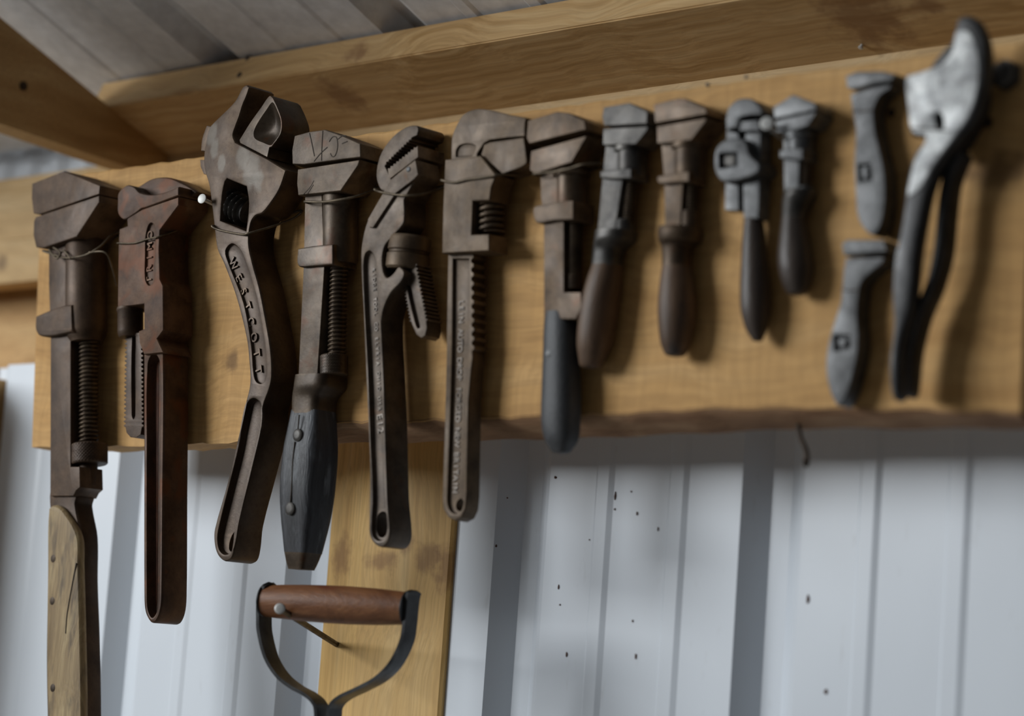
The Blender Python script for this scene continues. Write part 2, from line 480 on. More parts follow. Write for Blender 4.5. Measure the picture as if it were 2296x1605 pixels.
M['post'] = wood('post_pine', ((.56, .325, .105), (.72, .455, .165), (.80, .55, .24)), (38, 38, 1.8), .55, fine=(280, 280, 7), bmp=.2,
                 knots=[(*W(1000, 1275, YW - .01), .016, (1, .6, .7)), (*W(770, 1250, YW - .005), .020, (1, .6, 1)), (*W(917, 1218, YW - .01), .007, (1, .5, .7)), (*W(865, 1260, YW - .01), .010, (.5, .5, 1)), (*W(960, 1250, YW - .01), .008, (.6, .5, .6))], kcol=(.22, .10, .035))
M['rafter'] = wood('rafter_pine', ((.36, .20, .072), (.50, .305, .125), (.60, .40, .185)), (30, 3, 40), .6)
M['recess'] = wood('brown_board', ((.38, .215, .08), (.52, .32, .135), (.62, .42, .20)), (3, 30, 40), .7)
# tools
BR = lambda r, g, b: srgb(r, g, b)
M['s1'] = steel('brown_rusted_iron', BR(82, 66, 54), BR(112, 94, 80), .5, .3, 40, seed=1)
M['s2'] = steel('orange_rusted_iron', BR(84, 60, 44), BR(122, 98, 82), .5, .3, 38, spots=(BR(128, 82, 52), 30, .52), seed=2)
M['s2g'] = steel('rusty_channel', BR(92, 54, 34), BR(128, 80, 50), .65, .15, 60, seed=12)
M['s3'] = steel('brown_forged_steel', BR(84, 70, 60), BR(112, 98, 87), .42, .35, 35, seed=3,
    patches=[(tuple(W(px, py, -.041)), rr, (1, .2, sz), BR(132, 134, 142)) for px, py, rr, sz in ((474, 300, .009, .7), (482, 330, .007, .6), (497, 365, .006, .6), (545, 350, .011, .8), (565, 385, .013, .7), (578, 405, .009, .8))])
M['s4'] = steel('dark_brown_steel', BR(82, 72, 64), BR(116, 106, 97), .45, .35, 50, spots=(BR(104, 74, 54), 34, .56), seed=4)
M['s5'] = steel('grey_brown_cast_iron', BR(92, 84, 80), BR(124, 116, 112), .45, .35, 60, spots=(BR(116, 88, 62), 30, .60), seed=5)
M['s6'] = steel('tan_grey_steel', BR(100, 88, 76), BR(126, 113, 99), .48, .3, 55, seed=6)
M['s7'] = steel('weathered_steel', BR(92, 80, 70), BR(122, 108, 95), .45, .35, 60, spots=(BR(118, 88, 68), 30, .58), seed=7)
M['s8'] = steel('grey_steel', BR(86, 84, 84), BR(124, 120, 116), .42, .4, 70, seed=8, warm=False)
M['s9'] = steel('bluish_grey_steel', BR(96, 98, 102), BR(134, 136, 140), .4, .4, 80, seed=9, warm=False)
M['galv'] = steel('mottled_galvanised', BR(140, 144, 150), BR(226, 230, 234), .42, .25, 70, spots=(BR(110, 112, 116), 55, .60), seed=10, alb=.8, warm=False)
M['dark'] = steel('blackened_steel', BR(54, 54, 56), BR(84, 84, 86), .38, .4, 70, seed=11, warm=False)
M['wire'] = steel('grey_wire', BR(96, 92, 86), BR(132, 126, 118), .45, .5, 90, seed=13)
M['nail'] = plain('bright_nail', (.60, .59, .56), .5, .25)
M['oldnail'] = steel('rusty_nail', BR(70, 58, 50), BR(104, 92, 82), .5, .4, 120, seed=14, alb=.3)
M['screwsteel'] = steel('screw_steel', BR(70, 58, 50), BR(112, 102, 92), .38, .5, 70, seed=15)
M['groove_and_seam_shadow'] = plain('grime_and_seam_shadow', (.06, .045, .034), .85)  # dirt in scratches and cracks, and painted shadow lines along tool seams
M['letter'] = steel('worn_raised_steel', BR(112, 102, 94), BR(136, 126, 118), .42, .35, 90, seed=16, warm=False)
M['wood1'] = wood('weathered_oak_scale', ((.16, .105, .05), (.30, .21, .105), (.42, .32, .17)), (70, 70, 6), .6, fine=(420, 420, 22), bmp=.5, stains=((.07, .05, .035), (60, 60, 14), .53))
M['wood2'] = wood('black_wood', ((.022, .022, .023), (.042, .042, .045), (.075, .078, .085)), (90, 90, 8), .45, fine=(500, 500, 30), bmp=.6, stains=((.15, .16, .17), (110, 110, 20), .58))
M['wood3'] = wood('brown_handle_wood', ((.06, .035, .02), (.11, .065, .038), (.18, .11, .065)), (90, 90, 9), .5, fine=(500, 500, 30), bmp=.3, stains=((.04, .035, .033), (30, 30, 18), .53))
M['wood4'] = wood('dark_handle_wood', ((.035, .026, .02), (.06, .045, .036), (.095, .072, .058)), (90, 90, 9), .42, fine=(500, 500, 30), bmp=.25)
M['black7'] = wood('charcoal_grip', ((.035, .036, .038), (.05, .051, .053), (.068, .069, .072)), (60, 60, 20), .5, fine=(400, 400, 200), bmp=.25)
M['grip'] = wood('red_brown_grip_wood', ((.12, .042, .015), (.20, .078, .029), (.28, .12, .046)), (9, 80, 90), .5, fine=(30, 420, 420), bmp=.3, stains=((.13, .022, .012), (13, 30, 30), .60), spec=.4)
M['strap'] = steel('black_strap_steel', BR(38, 39, 41), BR(66, 67, 70), .36, .5, 60, seed=17, warm=False)
M['stain'] = plain('rust_speck', (.09, .035, .02), .8)

# ---------------------------------------------------------------- setting
def panel_profile(x0, x1, pitch, phase, yb, sgn=1):
    """ribbed sheet profile: wide troughs every pitch, two shallow beads between"""
    pts = []; k0 = math.floor((x0 - phase)/pitch) - 1; k1 = math.ceil((x1 - phase)/pitch) + 1
    for k in range(k0, k1):
        b = phase + k*pitch      # right lip of a trough
        s = pitch/.2905
        for dx, dy in ((-.066, 0), (-.048, .021), (-.027, .021), (-.005, .0015), (0, 0),
                       (.057, 0), (.0595, -.0016), (.073, -.0016), (.079, 0),
                       (.143, 0), (.1455, -.0016), (.160, -.0016), (.166, 0)):
            pts.append((b + dx*s, yb + dy*sgn))
    return [q for q in pts if x0 <= q[0] <= x1]
xa = W(1220, 1331, YW).x; xb = W(1790, 1331, YW).x; xc = W(310, 1500, YW).x
PITCH = (xb - xc) / 3
prof = panel_profile(-3.0, 1.9, PITCH, xb, YW)
bm = bmesh.new()
def strip(bm, prof, z0, z1):
    A = [bm.verts.new((x, y, z0)) for x, y in prof]; B = [bm.verts.new((x, y, z1)) for x, y in prof]
    for i in range(len(prof)-1): bm.faces.new((A[i], A[i+1], B[i+1], B[i]))
strip(bm, prof, -2.0, .045)
wall = link('wall_back', bm, M['wall'], None, 0, label='white ribbed steel wall sheeting below the tool board', kind='structure')
wall.modifiers.new('thick', 'SOLIDIFY').thickness = .0008

# rust specks and drips on the wall sheet
SP = [(1246, 1070, 3, 3), (1359, 1018, 2, 2.5), (1380, 1112, 2, 9), (1379, 1142, 2, 2.5), (1519, 1075, 2.5, 4), (1416, 1102, 1.5, 2), (1429, 1151, 2, 4), (1476, 1186, 1.2, 4),
      (1253, 1316, 1.6, 5), (1256, 1356, 1.4, 2), (1497, 1364, 2.5, 2.5), (1419, 1392, 1.6, 3), (1426, 1471, 2, 6), (1271, 1467, 2, 5), (1344, 1460, 1.5, 1.5), (1113, 1224, 1.8, 3), (1852, 1551, 4, 6),
      (1338, 1258, 1.4, 2), (1322, 1210, 1.2, 1.6), (1138, 1116, 1.3, 1.6), (1812, 1343, 3, 9), (1343, 1432, 5, 3)]
for i, (sx, sy, rx, ry) in enumerate(SP):
    q = W(sx, sy, YW); s = dep(q)/FPX; bm = bmesh.new()
    vs = [bm.verts.new((q.x + rx*s*math.cos(t*math.pi/5)*(1+.25*math.sin(t*2.3+i)), YW - .0006 - .0003, q.z + ry*s*math.sin(t*math.pi/5)*(1+.2*math.cos(t*1.7+i)))) for t in range(10)]
    vb = [bm.verts.new((v.co.x, YW + .0004, v.co.z)) for v in vs]
    bm.faces.new(vs); bm.faces.new(list(reversed(vb))); ring_faces(bm, vs, vb)
    link('rust_speck', bm, M['stain'], wall, 0)

link('floor', box_bm(-5, 5, -6, .3, -2.05, -2.0), M['floor'], None, 0, label='grey concrete shed floor', kind='structure')

# purlin plank lying at the roof pitch: front lower edge PA, slope down to the eave board
PA = Vector((W(243, 236, Y1).x, Y1, ZP)); xl_pl = PA.x
pp = [PA, PA + PS*.116, PA + PS*.116 + PN*.039, PA + PN*.039]
bm = bmesh.new(); A = [bm.verts.new((xl_pl - .035, q.y, q.z)) for q in pp]; B = [bm.verts.new((1.6, q.y, q.z)) for q in pp]
ring_faces(bm, A, B); bm.faces.new(list(reversed(A))); bm.faces.new(B)
bmesh.ops.bevel(bm, geom=list(bm.edges), offset=.0015, segments=2, affect='EDGES')
plank = link('trim_1', bm, M['plank'], None, 30, label='pale pine purlin plank running under the roof sheets', kind='structure')
# eave boards seen behind and left of the tool board
e1 = link('trim_2', box_bm(-2.6, 1.6, Y2, Y2 + .035, .2325, ZG, .0015), M['girt'], None, 30, label='pale pine eave board behind the top of the tool board', kind='structure')
e2 = link('trim_3', box_bm(-2.6, 1.6, Y2 - .006, Y2 + .035, .173, .231, .002), M['girt'], None, 30, label='lower pale pine eave board with a knot left of the tool board', kind='structure')
link('trim_4', box_bm(-2.6, 1.6, .19, .32, .015, .05, .002), M['recess'], None, 30, label='pine sill board along the top of the wall sheeting', kind='structure')
link('trim_5', box_bm(-2.6, 1.6, .325, .34, .00, .95), M['recess'], None, 0, label='pine backing board in the gap over the wall sheeting', kind='structure')
# post under the board: two laminated plies, the left one with a planed-off corner
xr_p = (W(1010, 1170, YW - .009).x + W(982, 1600, YW - .009).x)/2; xl_p = (W(757, 1000, YW).x + W(712, 1600, YW).x)/2; xm_p = (W(818, 1301, YW - .021).x + W(784, 1520, YW - .021).x)/2
bm = bmesh.new()
def vprism(bm, pts, z0, z1):
    A = [bm.verts.new((x, y, z0)) for x, y in pts]; B = [bm.verts.new((x, y, z1)) for x, y in pts]
    ring_faces(bm, A, B); bm.faces.new(list(reversed(A))); bm.faces.new(B)
vprism(bm, [(xl_p, YW - .001), (xm_p - .003, YW - .0205), (xm_p + .003, YW - .0215), (xr_p - .003, YW - .0060), (xr_p, YW - .0035), (xr_p, YW + .03), (xl_p, YW + .03)], -2.0, .04)
post = link('trim_6', bm, M['post'], None, 20, label='knotty pine wall post standing under the tool board', kind='structure')

link('added_shade_post', box_bm(-1.06, W(-60, 1300, .14).x, -.03, .165, -2.0, .03, .003), M['recess'], None, 30, label='added wall post past the end of the tool board, shading the wall', kind='structure')  # post added outside the view so that its shadow falls on the left wall
# rafter crossing in front of the plank's left end
def WX(px, py, x):
    d = ray(px, py); return CAM + d*((x - CAM.x)/d.x)
xr = xl_pl; a = WX(243, 236, xr); b = WX(0, 37, xr)
sl = (b.z - a.z)/(b.y - a.y)
low1 = WX(20, 285, xr); low2 = WX(220, 352, xr)
poly = [(Y2 - .001, ZG + .0004), (a.y, a.z - .0008), (a.y - 1.1, a.z - 1.1*sl - .0008), (a.y - 1.1, a.z - 1.1*sl - .15), (low1.y - .06, low1.z + .005), (low2.y, low2.z), (Y2 - .010, low2.z - .006), (Y2 - .001, low2.z)]
bm = bmesh.new(); A = [bm.verts.new((xr, y, z)) for y, z in poly]; B = [bm.verts.new((xr - .038, y, z)) for y, z in poly]
ring_faces(bm, A, B); bm.faces.new(A); bm.faces.new(list(reversed(B)))
rafter = link('trim_7', bm, M['rafter'], None, 20, label='pine rafter running up from the plank to the roof', kind='structure')
# truss added beyond the frame, its web deepened to block light from the eave
p2 = [(Y2 - .001, ZG), (a.y - 1.25, a.z - 1.25*sl), (a.y - 1.25, a.z - 1.25*sl - .33), (low2.y, low2.z), (Y2 - .008, low2.z)]
bm = bmesh.new(); A = [bm.verts.new((xr - .61, y, z)) for y, z in p2]; B = [bm.verts.new((xr - .648, y, z)) for y, z in p2]
ring_faces(bm, A, B); bm.faces.new(A); bm.faces.new(list(reversed(B)))
link('added_light_block_truss', bm, M['rafter'], None, 20, label='added rafter beyond the frame with a deep web board that blocks light', kind='structure')
# roof sheets: ribs run down the slope to the plank
SLP = -sl
pr = panel_profile(-3.0, 2.0, PITCH, W(513, 124, Y1).x, 0, -1)
bm = bmesh.new(); cs = math.hypot(1, SLP)
def rpt(x, h, t):   # t metres up the slope from the plank front; h = depth of rib
    q = PA + PN*.0425 + PS*.10 - PS*t
    return (x, q.y + PN.y*(-h), q.z + PN.z*(-h))
A = [bm.verts.new(rpt(x, h, 0)) for x, h in pr]; B = [bm.verts.new(rpt(x, h, 1.6)) for x, h in pr]
for i in range(len(pr)-1): bm.faces.new((A[i], A[i+1], B[i+1], B[i]))
roof = link('ceiling', bm, M['roof'], None, 0, label='ribbed grey-white steel roof sheets sloping down to the plank', kind='structure')
# dark ribbed closure strip under the rafter
q0 = W(-90, 380, .29); q1 = W(240, 375, .29)
bm = bmesh.new(); n = 22; pts = []
for i in range(n + 1):
    t = i/n; pts.append((q0.x + (q1.x - q0.x)*t, .29 + (.008 if i % 4 < 2 else 0)))
strip(bm, pts, .25, .45)
o = link('trim_8', bm, M['wall'], None, 0, label='ribbed steel closure sheet under the rafter', kind='structure')
o.modifiers.new('thick', 'SOLIDIFY').thickness = .001

# nails and holes in the plank and rafter
def nail_bm(head, tip, r, rh, th=.0012, n=16):
    a = Vector(tip) - Vector(head); L = a.length
    return lathe_bm(head, a, [(0, rh*.8), (th*.25, rh), (th, rh), (th*1.05, r), (L*.97, r), (L, r*.3)], n)
for px, py in ((555, 130), (537, 168)):
    q = WP(px, py, PA, PS); link('nail', nail_bm(q - PS*.001, q + PS*.03, .0015, .0036), M['oldnail'], plank)
def WZ(px, py, z):
    d = ray(px, py); return CAM + d*((z - CAM.z)/d.z)
q = WU(1932, 101) - PN*.004; link('nail', nail_bm(q, q + PN*.03 + Vector((.003, 0, 0)), .0016, .0026), M['nail'], plank)
q = WX(52, 193, xr); link('nail', nail_bm(q + Vector((.0015, 0, 0)), q - Vector((.03, 0, 0)), .002, .0055), M['oldnail'], rafter)

# ---------------------------------------------------------------- tool board
xL = W(72, 1005, 0).x; xLt = W(79, 560, 0).x; xR = W(2286, 920, 0).x; zT = .2305
N = 90
lowf = [(70, 1003), (300, 1000), (530, 992), (640, 985), (700, 968), (770, 946), (900, 947), (1100, 938), (1350, 930), (1600, 916), (1800, 915), (2050, 918), (2290, 926)]
lowb = [(70, 1006), (300, 1003), (530, 996), (640, 993), (760, 990), (900, 990), (1071, 984), (1250, 981), (1507, 970), (1814, 957), (2050, 958), (2296, 957)]
def interp(tab, x):
    for (x0, y0), (x1, y1) in zip(tab, tab[1:]):
        if x <= x1: return y0 + (y1-y0)*(x-x0)/(x1-x0)
    return tab[-1][1]
bm = bmesh.new(); bk = bmesh.new(); cols = []; colsb = []
F = [(W(p[0], p[1], 0).x, W(p[0], p[1], 0).z) for p in lowf]; Bq = [(W(p[0], p[1], .030).x, W(p[0], p[1], .030).z) for p in lowb]
for i in range(N + 1):
    t = i/N; x = xL + (xR - xL)*t
    zf = interp(F, x) + .0009*math.sin(i*1.3) + .0006*math.sin(i*3.1); zb = min(interp(Bq, x) + .0008*math.sin(i*.9+1), zf - .0015)
    xs = lambda z: x + ((xLt - xL)*(z + .08)/.3 if i == 0 else 0)
    jt = .0006*math.sin(i*2.1) + random.uniform(-.0004, .0004)
    cols.append([bm.verts.new((xs(z), y, z)) for y, z in ((.037, zb), (.028, zb + .0005), (0, zf), (0, zf + .05), (0, .1), (0, zT - .002 + jt), (.002, zT + jt), (.037, zT + jt))])
    off = .0006
    colsb.append([bk.verts.new((x, y, z)) for y, z in ((-.0004, zf + .0015), (.002, zf - .0020 - off), (.012, zf*.62 + zb*.38 - .0025 + .001*math.sin(i*2.7)), (.022, zf*.28 + zb*.72 - .0018 + .001*math.sin(i*1.9+2)), (.030, zb - .0012), (.0365, zb - .0006), (.036, zb + .002), (.02, zb*.5 + zf*.5 + .002))])
for Cc, b_ in ((cols, bm), (colsb, bk)):
    for a_, c_ in zip(Cc, Cc[1:]): ring_faces(b_, a_, c_)
    b_.faces.new(list(reversed(Cc[0]))); b_.faces.new(Cc[-1])
board = link('tool_board', bm, M['board'], None, 25, label='long rough-sawn pine board with the old wrenches hung along it', cat='board')
# bark along the live lower edge (right of the curved wrench only)
bkx0 = W(655, 985, 0).x
geom = [v for v in bk.verts if v.co.x < bkx0]; bmesh.ops.delete(bk, geom=geom, context='VERTS')
bmesh.ops.holes_fill(bk, edges=[e for e in bk.edges if e.is_boundary])
link('bark_edge', bk, M['bark'], board, 40, label='brown bark along the lower edge')
for px, py, r in ((1998, 253, .004), (2215, 275, .005), (588, 712, .002), (395, 1000, .0015), (1585, 190, .002), (1672, 172, .0018)):
    q = W(px, py, -.0003); link('dark_disc', lathe_bm(q, (0, 1, 0), [(0, r*.9), (.001, r)], 12), M['oldnail'], board, 0)  # flat rust-brown discs at the dark spots of the board

# ---------------------------------------------------------------- monkey wrenches
def mk(name, px, py, label, cat='wrench', group=None):
    q = W(px, py, -.001); return empty(name, (q.x, 0.0, q.z), label, cat, group)

# 1: big monkey wrench with pale wooden scales
t = mk('monkey_wrench', 150, 1700, 'largest monkey wrench, brown rusted iron with pale worn wooden handle'); S = M['s1']
dH, dB = .051, .041
plate('upper_jaw', t, S, Q([(71, 411), (143, 383), (224, 416), (222, 435), (87, 481), (74, 478), (70, 444)], dH), dH, .004, r=.0018)
plate('lower_jaw', t, S, Q([(79, 486), (222, 438), (222, 453), (171, 531), (96, 556), (80, 554), (74, 528), (75, 497)], dH), dH, .004, r=.0018)
plate('bar', t, S, Q([(109, 545), (146, 545), (148, 684), (158, 745), (158, 1046), (178, 1046), (179, 1092), (170, 1100), (164, 1112), (112, 1112), (113, 745), (109, 640)], dB), dB, .010, r=.0012)
cyl('sleeve', t, S, 147, 239, 525, 768, -.0240, prof=[(0, .9), (.03, 1), (.9, 1), (.93, .97), (.97, .86), (1, .80)])
plate('sleeve_foot', t, S, Q(crv([(79, 708, 1), (110, 695), (143, 684), (160, 682, 1), (162, 744, 1), (145, 748), (115, 754), (86, 752), (78, 738)]), .0480), .0480, .006, r=.0035)
cyl('screw', t, M['screwsteel'], 176, 222, 760, 1000, -.0225, kind='screw', pitch=.0046)
cyl('thumb_nut', t, S, 159, 242, 996, 1041, -.0225, kind='knurl')
cyl('collar', t, S, 176, 219, 1040, 1093, -.0225)
plate('handle_frame', t, M['s1'], Q(crv([(113, 1095), (150, 1092), (168, 1096), (172, 1112), (168, 1130), (180, 1200), (180, 1300), (184, 1420), (187, 1605), (184, 1750, 1), (110, 1750, 1), (104, 1605), (102, 1463), (106, 1278), (110, 1150)]), .037), .037, .012, r=.004)
ws1 = plate('wooden_scale', t, M['wood1'], Q(crv([(107, 1140), (120, 1131), (140, 1143), (172, 1199), (175, 1268), (179, 1417), (182, 1605), (178, 1740), (112, 1740), (104, 1605), (102, 1463), (104, 1278)]), .045), .045, .034, r=.005, label='pale weathered wooden scale')
for px, py in ((118, 1252), (116, 1347), (117, 1542)):
    q = W(px, py, -.0457); link('rivet', lathe_bm(q, (0, 1, 0), [(0, .0028), (.0006, .0042), (.004, .0042)], 16), M['oldnail'], ws1)
strokes('crack', ws1, M['groove_and_seam_shadow'], [[(171, 1262), (160, 1320), (150, 1380), (147, 1420)]], .0452, .0012)

# 4: monkey wrench with scratched jaw and black riveted scales
t = mk('monkey_wrench', 700, 1290, 'large monkey wrench with scratched jaw and black wooden handle with two round rivets'); S = M['s4']
dH, dB = .040, .033
uj = plate('upper_jaw', t, S, Q([(660, 304), (692, 295), (728, 290), (768, 304), (807, 322), (808, 352), (768, 357), (681, 369), (655, 368), (654, 337)], dH), dH, .003, r=.0016)
strokes('scratched_marks', uj, M['groove_and_seam_shadow'], [[(694, 298), (699, 320), (705, 350)], [(724, 293), (722, 325), (721, 360)], [(704, 362), (718, 345), (734, 330)], [(738, 318), (746, 307), (755, 309), (757, 330), (752, 348), (745, 351), (741, 344)], [(758, 312), (768, 304), (776, 305)], [(767, 322), (779, 317)]], dH, .0011)
lj = plate('lower_jaw', t, S, Q([(667, 379), (806, 358), (802, 371), (763, 428), (668, 438), (665, 411)], dH), dH, .003, r=.0016)
strokes('scratched_marks', lj, M['groove_and_seam_shadow'], [[(680, 436), (695, 420), (704, 405)], [(690, 434), (703, 414)]], dH, .0007)
plate('bar', t, S, Q([(684, 430), (721, 430), (727, 600), (710, 860), (668, 860), (680, 600)], dB), dB, .006, r=.001)
cyl('sleeve', t, S, 723, 803, 430, 594, -.0185, prof=[(0, .95), (.04, 1), (.95, 1), (1, .9)])
plate('sleeve_foot', t, S, Q(crv([(667, 557, 1), (700, 551), (738, 547), (746, 547, 1), (746, 593, 1), (738, 594), (700, 597), (671, 598), (665, 588)]), .038), .038, .005, r=.0022)
cyl('screw', t, M['screwsteel'], 740, 783, 590, 800, -.021, kind='screw', pitch=.0042, xl2=734, xr2=777)
cyl('thumb_nut', t, S, 717, 781, 797, 842, -.021, kind='knurl')
loft('ferrule', t, S, [(662, 779, 844), (660, 779, 856), (658, 775, 872), (655, 757, 893), (654, 752, 930)], -.019, k=.9, n=4, round_end=False)
hd = loft('handle', t, M['wood2'], [(653, 753, 922), (645, 756, 960), (635, 758, 1010), (628, 754, 1075), (627, 749, 1120), (630, 740, 1170), (637, 722, 1240)], -.019, k=.85, n=4.5, round_end=False, label='black wooden handle')
loft('end_cap', t, S, [(637, 722, 1238), (641, 714, 1258), (646, 705, 1277)], -.019, k=.85, n=4.5, round_end=False)
for px, py in ((665, 975), (648, 1140)):
    q = W(px, py, -.0405); link('rivet', lathe_bm(q + Vector((0, -.0004, 0)), (0, 1, 0), [(0, .003), (.0003, .0052), (.0012, .0062), (.006, .0063)], 20), M['s8'], hd)
strokes('crack', hd, M['groove_and_seam_shadow'], [[(671, 930), (668, 962)], [(661, 990), (656, 1040), (654, 1090), (651, 1126)]], .0396, .0014)

# 7: monkey wrench with charcoal grip
def monkey(t, S, SH, dH, uj, lj, neck, foot, bar, scr, nut, pitch=.003, jd=.003):
    plate('upper_jaw', t, S, Q(uj, dH), dH, jd, r=.0014)
    plate('lower_jaw', t, S, Q(lj, dH), dH, jd, r=.0014)
    dB = dH - .006; yc = -(dH*.5)
    plate('bar', t, S, Q(bar, dB), dB, .006, r=.001)
    cyl('sleeve', t, S, *neck, yc)
    cyl('neck_ring', t, S, neck[0] - 8, neck[1] + 3, neck[2] + 12, neck[2] + 24, yc)
    plate('sleeve_foot', t, S, Q(crv(foot), dH - .001), dH - .001, .005, r=.0018)
    cyl('screw', t, M['screwsteel'], *scr[:4], yc, kind='screw', pitch=pitch, xl2=scr[4], xr2=scr[5])
    cyl('thumb_nut', t, S, *nut, yc, kind='knurl')
t = mk('monkey_wrench', 1255, 1020, 'monkey wrench with long smooth charcoal grip reaching past the bark edge')
monkey(t, M['s7'], None, .036,
       [(1183, 270), (1249, 250), (1275, 253), (1310, 271), (1313, 290), (1186, 322), (1180, 309)],
       [(1190, 338), (1315, 304), (1309, 316), (1281, 364), (1198, 390), (1187, 381)],
       (1247, 1319, 375, 500), [(1197, 464), (1230, 456), (1266, 449), (1285, 449, 1), (1285, 492, 1), (1240, 495), (1205, 500), (1196, 488)],
       [(1211, 385), (1250, 385), (1256, 470), (1264, 499), (1264, 655), (1302, 655), (1303, 690), (1290, 715), (1219, 715), (1219, 499), (1212, 440)],
       (1273, 1311, 495, 620, 1270, 1306), (1266, 1306, 616, 650))
gp7 = loft('grip', t, M['black7'], [(1222, 1292, 700), (1219, 1298, 735), (1217, 1301, 800), (1214, 1303, 880), (1213, 1302, 940), (1220, 1297, 985), (1234, 1281, 1010)], -.019, k=.85, n=2.6, label='smooth charcoal grip')
for px, py in ((1228, 793), (1226, 922)):
    q = W(px, py, -.0335); link('rivet', lathe_bm(q, (0, 1, 0), [(0, .0015), (.0006, .0034), (.005, .0036)], 16), M['s9'], gp7)
# 8
t = mk('monkey_wrench', 1325, 825, 'tilted monkey wrench with brown wooden handle leaning against the charcoal grip')
monkey(t, M['s8'], None, .032,
       [(1353, 240), (1409, 230), (1451, 250), (1450, 277), (1354, 282), (1349, 262)],
       [(1352, 288), (1453, 283), (1450, 293), (1425, 323), (1351, 325)],
       (1384, 1452, 318, 402), [(1345, 383, 1), (1375, 379), (1415, 377, 1), (1415, 399, 1), (1375, 401), (1345, 399, 1)],
       [(1358, 322), (1395, 322), (1396, 402), (1376, 530), (1338, 530), (1350, 402)],
       (1403, 1436, 398, 500, 1392, 1424), (1376, 1424, 494, 522), .0026)
loft('collar', t, M['s8'], [(1335, 1429, 520), (1332, 1426, 540), (1329, 1402, 562), (1326, 1396, 600)], -.016, k=1, n=2.6, round_end=False)
loft('handle', t, M['wood3'], [(1326, 1396, 596), (1314, 1396, 630), (1303, 1390, 675), (1295, 1383, 730), (1293, 1373, 775), (1299, 1353, 818)], -.016, k=1, n=2.2, label='brown wooden handle')
# 9
t = mk('monkey_wrench', 1510, 800, 'upright monkey wrench with worn brown wooden handle and ringed ferrule')
monkey(t, M['s7'], None, .032,
       [(1465, 234), (1518, 220), (1534, 220), (1582, 242), (1584, 255), (1468, 276)],
       [(1472, 283), (1584, 264), (1580, 275), (1549, 314), (1473, 322)],
       (1512, 1584, 312, 410), [(1474, 395), (1500, 390), (1530, 384), (1545, 384, 1), (1545, 407, 1), (1515, 409), (1486, 413), (1475, 409)],
       [(1482, 318), (1530, 318), (1531, 412), (1524, 520), (1490, 520), (1489, 412)],
       (1537, 1570, 405, 480, 1535, 1567), (1524, 1570, 474, 512), .0026)
loft('ferrule', t, M['s7'], [(1477, 1574, 512), (1475, 1578, 524), (1477, 1572, 543), (1482, 1556, 552), (1484, 1552, 575), (1484, 1552, 602)], -.016, k=1, n=2.1, round_end=False)
loft('handle', t, M['wood3'], [(1484, 1552, 598), (1478, 1559, 640), (1474, 1562, 690), (1476, 1558, 735), (1481, 1549, 772), (1489, 1538, 792)], -.016, k=1, n=2.1, label='worn brown wooden handle')
# 11
t = mk('monkey_wrench', 1785, 660, 'small monkey wrench with stubby bulbous dark handle')
monkey(t, M['s9'], None, .028,
       [(1733, 240), (1777, 212), (1826, 230), (1831, 245), (1736, 266)],
       [(1737, 271), (1831, 250), (1812, 281), (1762, 298), (1739, 296)],
       (1765, 1828, 290, 357), [(1747, 336, 1), (1775, 332), (1800, 332, 1), (1800, 357, 1), (1775, 358), (1747, 354, 1)],
       [(1755, 292), (1795, 292), (1792, 357), (1789, 440), (1758, 440), (1757, 357)],
       (1795, 1824, 352, 425, 1794, 1822), (1786, 1828, 420, 440), .0022)
loft('ferrule', t, M['s8'], [(1762, 1834, 428), (1757, 1833, 440), (1754, 1822, 458), (1753, 1808, 490)], -.014, k=1, n=2.1, round_end=False)
loft('handle', t, M['wood4'], [(1753, 1808, 488), (1748, 1816, 530), (1744, 1823, 572), (1746, 1825, 605), (1755, 1818, 640), (1763, 1811, 655)], -.014, k=1, n=2.1, label='stubby dark wooden handle')

# ---------------------------------------------------------------- 2: rusty pipe wrench with raised name in a slot
t = mk('pipe_wrench', 360, 1405, 'long rust-brown pipe wrench with raised letters in a slot and channelled handle'); S = M['s2']
dF = .046
plate('hook_jaw', t, S, Q(crv([(263, 453), (265, 432), (283, 415), (299, 418), (313, 431), (339, 436), (370, 430), (400, 418, 1), (400, 438, 1), (330, 464), (316, 468, 1), (300, 480), (277, 492), (264, 479)]), dF + .001), dF + .001, .004, r=.0022)
plate('hook_back', t, S, Q(crv([(296, 428), (315, 414), (335, 402), (355, 397), (380, 398), (402, 407), (425, 419), (440, 432), (400, 455, 1), (310, 455, 1)]), .030), .030, .004, r=.003)
slot = Q(crv([(333, 640), (325, 625), (325, 570), (326, 530), (332, 505), (339, 499), (347, 507), (348, 540), (347, 590), (345, 632)]), dF)
fr2 = plate('frame', t, S, Q([(284, 490), (318, 469), (400, 441), (400, 460), (358, 516), (356, 559), (358, 625), (365, 640), (366, 740), (352, 759), (366, 790), (322, 795), (312, 770), (310, 742), (322, 737), (322, 682), (263, 689), (264, 600), (265, 547), (267, 513), (285, 506)], dF), dF, .006, r=.002, pockets=[(slot, .003, .0008)])
lettering('lettering', fr2, M['s2'], 'TRIMO', [(335, 640), (338, 515)], dF - .0028, .0085, .0012, turn=1, wide=1.05)
cyl('adjusting_nut', t, M['s1'], 262, 323, 690, 756, -.033, prof=[(0, .98), (.05, 1.02), (.12, 1.0), (.16, .95), (.8, .95), (.93, .9), (1, .8)])
